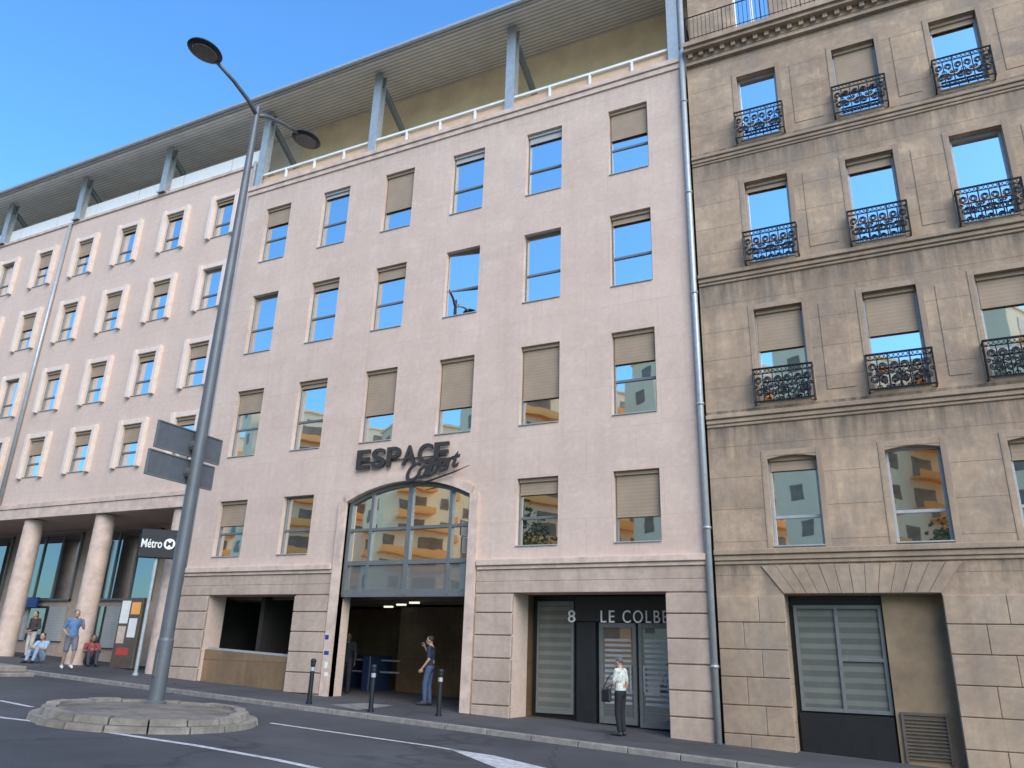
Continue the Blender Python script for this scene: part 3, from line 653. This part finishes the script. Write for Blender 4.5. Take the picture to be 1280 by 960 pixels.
# bollards
def bollard_parts():
    b=MB(); b.lathe([(.075,0),(.075,.05),(.055,.07),(.052,.86),(.06,.88),(.06,.94)],0,0,16); a=b.mesh('post',M['black'])
    b=MB(); b.ell((0,0,.97),(.07,.07,.06)); c=b.mesh('cap',M['black'],smooth=True)
    b=MB(); b.lathe([(.0555,.74),(.0565,.75),(.0565,.82),(.0555,.83)],0,0,16); d=b.mesh('band',M['steel']); return a,c,d
ba=bollard_parts()
for (u,v),lab in (((386,880),'black metal bollard in front of the pillar left of the arch'),((463,890),'black metal bollard in front of the arched passage'),((548,895),'black metal bollard beside the man at the passage, nearest the entrance')):
    p=gnd(u,v); t=thing('bollard',(p.x,p.y,G(p.x)),lab,'bollard','bollards along the pavement edge')
    for nm,me in zip(('post','cap','band'),ba): place(nm,me,t)
# advert panel, ticket barrier
p=at(158,800,1.0); t=thing('advert_panel',(p.x,1.0,G(p.x)),'upright panel covered in white and red notices between two arcade columns','poster stand')
zz=G(p.x); yq=1.0; b=MB(); b.box(p.x-.55,p.x+.55,yq-.05,yq+.25,zz,zz+2.3); b.build('board',M['vent'],t,bevel=.02)
for x0,x1,z0,z1,mt in ((-.47,-.05,1.45,2.2,'white'),(.03,.47,1.75,2.15,'orange'),(.03,.42,1.0,1.62,'white'),(-.45,-.08,.8,1.36,'trim'),(-.35,.25,.42,.66,'red')):
    b=MB(); b.box(p.x+x0,p.x+x1,yq-.057,yq-.051,zz+z0,zz+z1); b.build('poster',M[mt],t)
tbx=-16.4; zz=G(tbx); t=thing('ticket_barrier',(tbx,4,zz),'dark blue ticket barrier inside the shaded passage','ticket barrier')
M['blue']=plain('barrier blue',(.014,.028,.075),.4)
for k in range(3):
    b=MB(); b.box(tbx-1.3+k*1.1,tbx-1.0+k*1.1,3.0,4.2,zz-.1,zz+1.0); b.build('cabinet',M['blue'],t,bevel=.03)
    b=MB(); b.tube([(tbx-1.0+k*1.1,3.6,zz+.85),(tbx-.3+k*1.1,3.6,zz+.85)],.03,8); b.tube([(tbx-1.0+k*1.1,3.6,zz+.5),(tbx-.3+k*1.1,3.6,zz+.5)],.03,8); b.build('bar',M['steel'],t)

# ---------------------------------------------------------------- people
def remesh(b,voxel,mat,name,it=3):
    me=bpy.data.meshes.new('tmp'); b.bm.to_mesh(me); b.bm.free(); o=bpy.data.objects.new('tmp',me); C.objects.link(o)
    r=o.modifiers.new('r','REMESH'); r.mode='VOXEL'; r.voxel_size=voxel; s=o.modifiers.new('s','SMOOTH'); s.factor=.5; s.iterations=it
    bpy.context.view_layer.update(); dg=bpy.context.evaluated_depsgraph_get(); out=bpy.data.meshes.new_from_object(o.evaluated_get(dg)); out.name=name
    bpy.data.objects.remove(o); out.materials.clear(); out.materials.append(mat)
    for p in out.polygons: p.use_smooth=True
    return out
V=Vector
def stand(**k):
    J=dict(head=(0,-.03,1.58),neck=(0,.015,1.43),chest=(0,.01,1.26),waist=(0,0,1.06),pelvis=(0,.01,.93),
      shL=(.18,.015,1.39),shR=(-.18,.015,1.39),elL=(.24,.04,1.11),elR=(-.24,.04,1.11),wrL=(.25,-.05,.87),wrR=(-.25,-.05,.87),
      hipL=(.09,.01,.90),hipR=(-.09,.01,.90),knL=(.10,-.02,.49),knR=(-.10,-.02,.49),anL=(.10,.03,.085),anR=(-.10,.03,.085),toL=(.12,-.13,.035),toR=(-.12,-.13,.035))
    J.update(k); return {a:V(b) for a,b in J.items()}
def sit(**k):
    J=dict(head=(0,-.07,.86),neck=(0,-.01,.70),chest=(0,.02,.53),waist=(0,.04,.32),pelvis=(0,.04,.16),
      shL=(.18,.0,.66),shR=(-.18,.0,.66),elL=(.25,-.17,.45),elR=(-.25,-.17,.45),wrL=(.13,-.38,.50),wrR=(-.13,-.38,.50),
      hipL=(.09,.0,.14),hipR=(-.09,.0,.14),knL=(.13,-.37,.47),knR=(-.13,-.37,.47),anL=(.12,-.48,.085),anR=(-.12,-.48,.085),toL=(.13,-.64,.035),toR=(-.13,-.64,.035))
    J.update(k); return {a:V(b) for a,b in J.items()}
def hand(b,w_,d,n,s):
    d=d.normalized(); n=(n-d*n.dot(d)).normalized(); q=d.cross(n)*s
    for o in (-.022,0,.022): b.cap(w_+d*.02+q*o*.6,w_+d*.085+q*o,.017,.015)
    for o,l in ((-.033,.06),(-.011,.078),(.011,.082),(.033,.072)):
        c=.35; p0=w_+d*.085+q*o; p1=p0+(d*math.cos(c)+n*math.sin(c))*l*.55; p2=p1+(d*math.cos(2.4*c)+n*math.sin(2.4*c))*l*.45
        b.cap(p0,p1,.0105,.0095); b.cap(p1,p2,.0095,.008)
    p0=w_+d*.03+q*.03; p1=p0+(q*.7+d*.7)*.04; b.cap(p0,p1,.013,.011); b.cap(p1,p1+(d*.9+q*.2+n*.3)*.033,.011,.009)
def person(px,py,rot,J,label,top,bottom,hairc,skinc=(.42,.25,.17),shoe=(.03,.03,.03),sleeve='short',legs='long',hgt=1.7,longhair=False,y=None,look=0,pattern=None):
    p=gnd(px,py) if y is None else at(px,py,y)
    t=thing('person',(p.x,p.y,G(p.x)),label,'person',None,rot); t.scale=(hgt/1.7,)*3
    sk=plain('skin',skinc,.55,0,.08); b=MB(); H=J['head']; nk=J['neck']
    rm=Matrix.Rotation(look,3,'Z')
    hp=lambda x,y_,z: H+rm@V((x,y_,z))
    b.ell(H+V((0,.0,.02)),(.076,.093,.105),20,14,rm); b.ell(hp(0,-.03,-.045),(.056,.06,.065),16,10,rm); b.cap(hp(0,-.085,.015),hp(0,-.108,-.02),.009,.014)
    for s in (-1,1): b.ell(hp(s*.077,.012,-.005),(.012,.02,.032),8,6)
    b.ell(hp(0,-.088,-.055),(.022,.012,.008),8,6)
    b.cap(H+V((0,.02,-.06)),nk,.052,.058)
    b.ell(J['chest'],(.155,.10,.19)); b.cap(J['shL'],J['shR'],.062,.062); b.ell(J['waist'],(.135,.095,.15)); b.ell(J['pelvis'],(.155,.11,.12)); b.cap(nk,J['chest'],.07,.11)
    b.cap(J['chest'],J['pelvis'],.11,.115)
    for s,q in (('L',1),('R',-1)):
        b.cap(J['sh'+s],J['el'+s],.05,.038); b.cap(J['el'+s],J['wr'+s],.038,.025); b.cap(J['hip'+s],J['kn'+s],.085,.055); b.cap(J['kn'+s],J['an'+s],.055,.036); b.cap(J['an'+s],J['to'+s],.038,.03)
        hand(b,J['wr'+s],J['wr'+s]-J['el'+s],V((-q,-.3,.1)),q)
    place('body',remesh(b,.0085,sk,'body',2),t)
    b=MB(); b.ell(J['chest'],(.17,.118,.20)); b.cap(J['shL'],J['shR'],.072,.072); b.ell(J['waist'],(.152,.115,.16)); b.ell(J['waist']*.4+J['pelvis']*.6,(.165,.125,.11)); b.cap(nk+V((0,0,-.02)),J['chest'],.07,.125); b.cap(J['chest'],J['waist'],.12,.12)
    for s in 'LR':
        e=J['sh'+s].lerp(J['el'+s],.75) if sleeve=='short' else J['el'+s]
        b.cap(J['sh'+s],e,.068,.055)
        if sleeve=='long': b.cap(e,e.lerp(J['wr'+s],.93),.055,.038)
    place('shirt',remesh(b,.011,pattern or plain('cloth',top,.85,0,.18,9),'shirt',3),t)
    b=MB(); b.ell(J['pelvis'],(.168,.125,.13))
    for s in 'LR':
        if legs=='long': b.cap(J['hip'+s],J['kn'+s],.1,.07); b.cap(J['kn'+s],J['kn'+s].lerp(J['an'+s],.95),.07,.056)
        else: b.cap(J['hip'+s],J['hip'+s].lerp(J['kn'+s],.9),.102,.082)
    place('trousers' if legs=='long' else 'shorts',remesh(b,.011,plain('cloth',bottom,.85,0,.2,9),'trousers',3),t)
    for s in 'LR':
        b=MB(); d=(J['to'+s]-J['an'+s]); b.cap(J['an'+s]+V((0,.02,-.03)),J['to'+s]+V((0,0,.012)),.05,.043); b.cap(J['to'+s]+V((0,0,.01)),J['to'+s]+d*.25+V((0,0,.012)),.042,.036)
        place('shoe',remesh(b,.01,plain('shoe',shoe,.6),'shoe',2),t)
    b=MB(); b.ell(hp(0,.022,.045),(.084,.088,.092),18,12,rm)
    if longhair: b.ell(hp(0,.055,-.04),(.08,.05,.12),16,10,rm)
    place('hair',remesh(b,.009,plain('hair',hairc,.7,0,.35,25),'hair',2),t)
    for s in (-1,1):
        b=MB(); b.ell(hp(s*.03,-.083,.012),(.011,.007,.007),8,6); place('eye',b.mesh('eye',M['black']),t)
    b=MB(); b.ell(hp(0,-.098,-.056),(.02,.006,.006),8,6); place('mouth',b.mesh('mouth',plain('lip',(.3,.1,.08),.5)),t)
    return t
flor,nt,bb=newmat('patterned cloth'); v=objvec(nt); nt.links.new(ramp(nt,noise(nt,v,24,3,.7),.40,.52,(.36,.41,.34,1),(.62,.61,.55,1)),bb.inputs['Base Color']); bb.inputs['Roughness'].default_value=.85
person(776,920,rad(-100),stand(elL=(.22,-.05,1.12),wrL=(.13,-.24,1.05),elR=(-.25,.05,1.12)),'person in a pale patterned top and black trousers before the glazed entrance',(.5,.5,.45),(.012,.012,.014),(.10,.09,.085),hgt=1.58,pattern=flor,longhair=False)
p=gnd(776,920); zz=G(p.x)
t=thing('handbag',(p.x-.2,p.y-.06,zz+.72),'dark shoulder bag hanging at the side of the person in the pale top','bag')
b=MB(); b.box(p.x-.37,p.x-.16,p.y-.2,p.y-.08,zz+.66,zz+.92); b.build('body',M['black'],t,bevel=.03)
b=MB(); b.tube([(p.x-.35,p.y-.14,zz+.9),(p.x-.22,p.y-.13,zz+1.15),(p.x-.06,p.y-.08,zz+1.335),(p.x-.12,p.y-.06,zz+1.1),(p.x-.18,p.y-.12,zz+.9)],.012,6); b.build('strap',M['black'],t)
person(534,882,rad(-75),stand(elR=(-.25,-.08,1.14),wrR=(-.11,-.19,1.42),wrL=(.24,-.12,.9),knL=(.1,-.07,.5),anL=(.1,-.05,.085),toL=(.11,-.21,.035)),'person in navy shirt and jeans raising a hand to the face at the passage',(.02,.028,.055),(.06,.09,.16),(.03,.025,.02),hgt=1.74,y=None)
person(431,850,rad(30),stand(),'person in black clothes standing back in the shade at the left of the passage',(.015,.015,.017),(.02,.02,.022),(.02,.015,.012),skinc=(.16,.09,.06),hgt=1.66,sleeve='long',longhair=True,y=1.6)
person(82,836,rad(65),stand(elR=(-.26,.1,1.13),wrR=(-.2,-.13,1.0),elL=(.25,-.1,1.17),wrL=(.12,-.24,1.38),knL=(.1,-.16,.52),anL=(.1,-.05,.12),toL=(.11,-.21,.05),anR=(-.1,.16,.1),toR=(-.11,.01,.035)),'person in a light blue shirt and grey shorts walking past the arcade columns',(.10,.19,.34),(.13,.135,.15),(.05,.035,.025),shoe=(.6,.6,.6),legs='short',hgt=1.76)
person(48,829,rad(20),sit(),'person in a pale blue top sitting on the ground beside the leftmost visible column',(.30,.40,.50),(.25,.32,.42),(.05,.03,.02),hgt=1.66,longhair=True)
person(34,820,rad(10),stand(wrL=(.12,-.2,1.0),wrR=(-.12,-.2,1.0)),'person in a dark top and pale trousers standing behind the seated one',(.05,.035,.035),(.45,.4,.36),(.02,.015,.012),hgt=1.62,sleeve='long',longhair=True,y=.9)
person(110,832,rad(65),sit(),'person in a red top and dark trousers sitting on the ground against an arcade column',(.26,.05,.05),(.05,.05,.07),(.015,.012,.01),skinc=(.24,.14,.09),hgt=1.72,sleeve='short',longhair=True)

# ---------------------------------------------------------------- across the street (seen mirrored in the windows)
def block_meshes(fl):
    b=MB(); b.box(-11,11,-5,0,-8,fl*3.0+1.2); b.box(-11.2,11.2,-5.2,.2,fl*3.0+1.2,fl*3.0+1.5); wl=b.mesh('wall',M['cream'])
    b=MB(); b.box(-9.5,-2,-.2,1.2,0,.2); b.box(-9.5,-2,1.1,1.22,.2,.85); b.box(2.5,9.5,-.2,1.2,0,.2); b.box(2.5,9.5,1.1,1.22,.2,.85); bl=b.mesh('balcony',M['orange'])
    b=MB()
    for x0,x1 in ((-9,-7.6),(-6,-3),(3,6),(7.4,9),(-.9,.9)): b.box(x0,x1,-.05,.04,.3 if x0!=-.9 else .9,2.3)
    b.box(-11.04,-10.95,-3.2,-1.8,.9,2.3); wb=b.mesh('window',M['winband'])
    return wl,bl,wb
bm_=block_meshes(10)
for i,(x,y,dz) in enumerate(((-84,-66,3),(-66,-62,2),(-49,-66,4.5),(-32,-61,.5),(-15,-66,0),(1,-62,1),(17,-66,2),(34,-68,5))):
    t=thing('apartment_building',(x,y,2.5-dz),'cream apartment tower with orange balconies seen mirrored in the window glass','building','apartment towers across the street',rad(-60+3*(i%3)))
    place('wall',bm_[0],t)
    for k in range(10):
        place('balcony',bm_[1],t,(0,0,1+k*3)); place('window',bm_[2],t,(0,0,1+k*3))
def tree(x,y,h,lab):
    t=thing('street_tree',(x,y,G(x)-.1),lab,'tree'); z0=G(x)-.1; b=MB()
    b.tube([(x,y,z0),(x+.1,y,z0+h*.25),(x,y+.1,z0+h*.45)],[.28,.22,.16],10)
    for k in range(6):
        a=k*1.05; b.tube([(x,y,z0+h*.35),(x+math.cos(a)*h*.12,y+math.sin(a)*h*.12,z0+h*.55),(x+math.cos(a)*h*.22,y+math.sin(a)*h*.22,z0+h*.75)],[.12,.08,.03],6)
    b.build('trunk',M['bark'],t); b=MB()
    cl=[(V((rng.gauss(0,1),rng.gauss(0,1),rng.gauss(0,.9)))*h*.14,rng.uniform(.09,.16)*h) for _ in range(16)]
    for c,r in cl:
        for k in range(150):
            d=V((rng.gauss(0,1),rng.gauss(0,1),rng.gauss(0,1))).normalized()*r*rng.uniform(.5,1); p=V((x,y,z0+h*.68))+c+d
            u=V((rng.gauss(0,1),rng.gauss(0,1),rng.gauss(0,1))).normalized(); w2=u.orthogonal().normalized(); s=rng.uniform(.12,.24)
            b.quad(p-u*s,p+w2*s*.6,p+u*s,p-w2*s*.6)
    b.build('crown',M['leaf'],t)
tree(2.4,-40,11,'leafy green tree mirrored in the lower stone building window')
tree(-30.5,-42,13,'leafy green tree mirrored at the right side of the arched window')
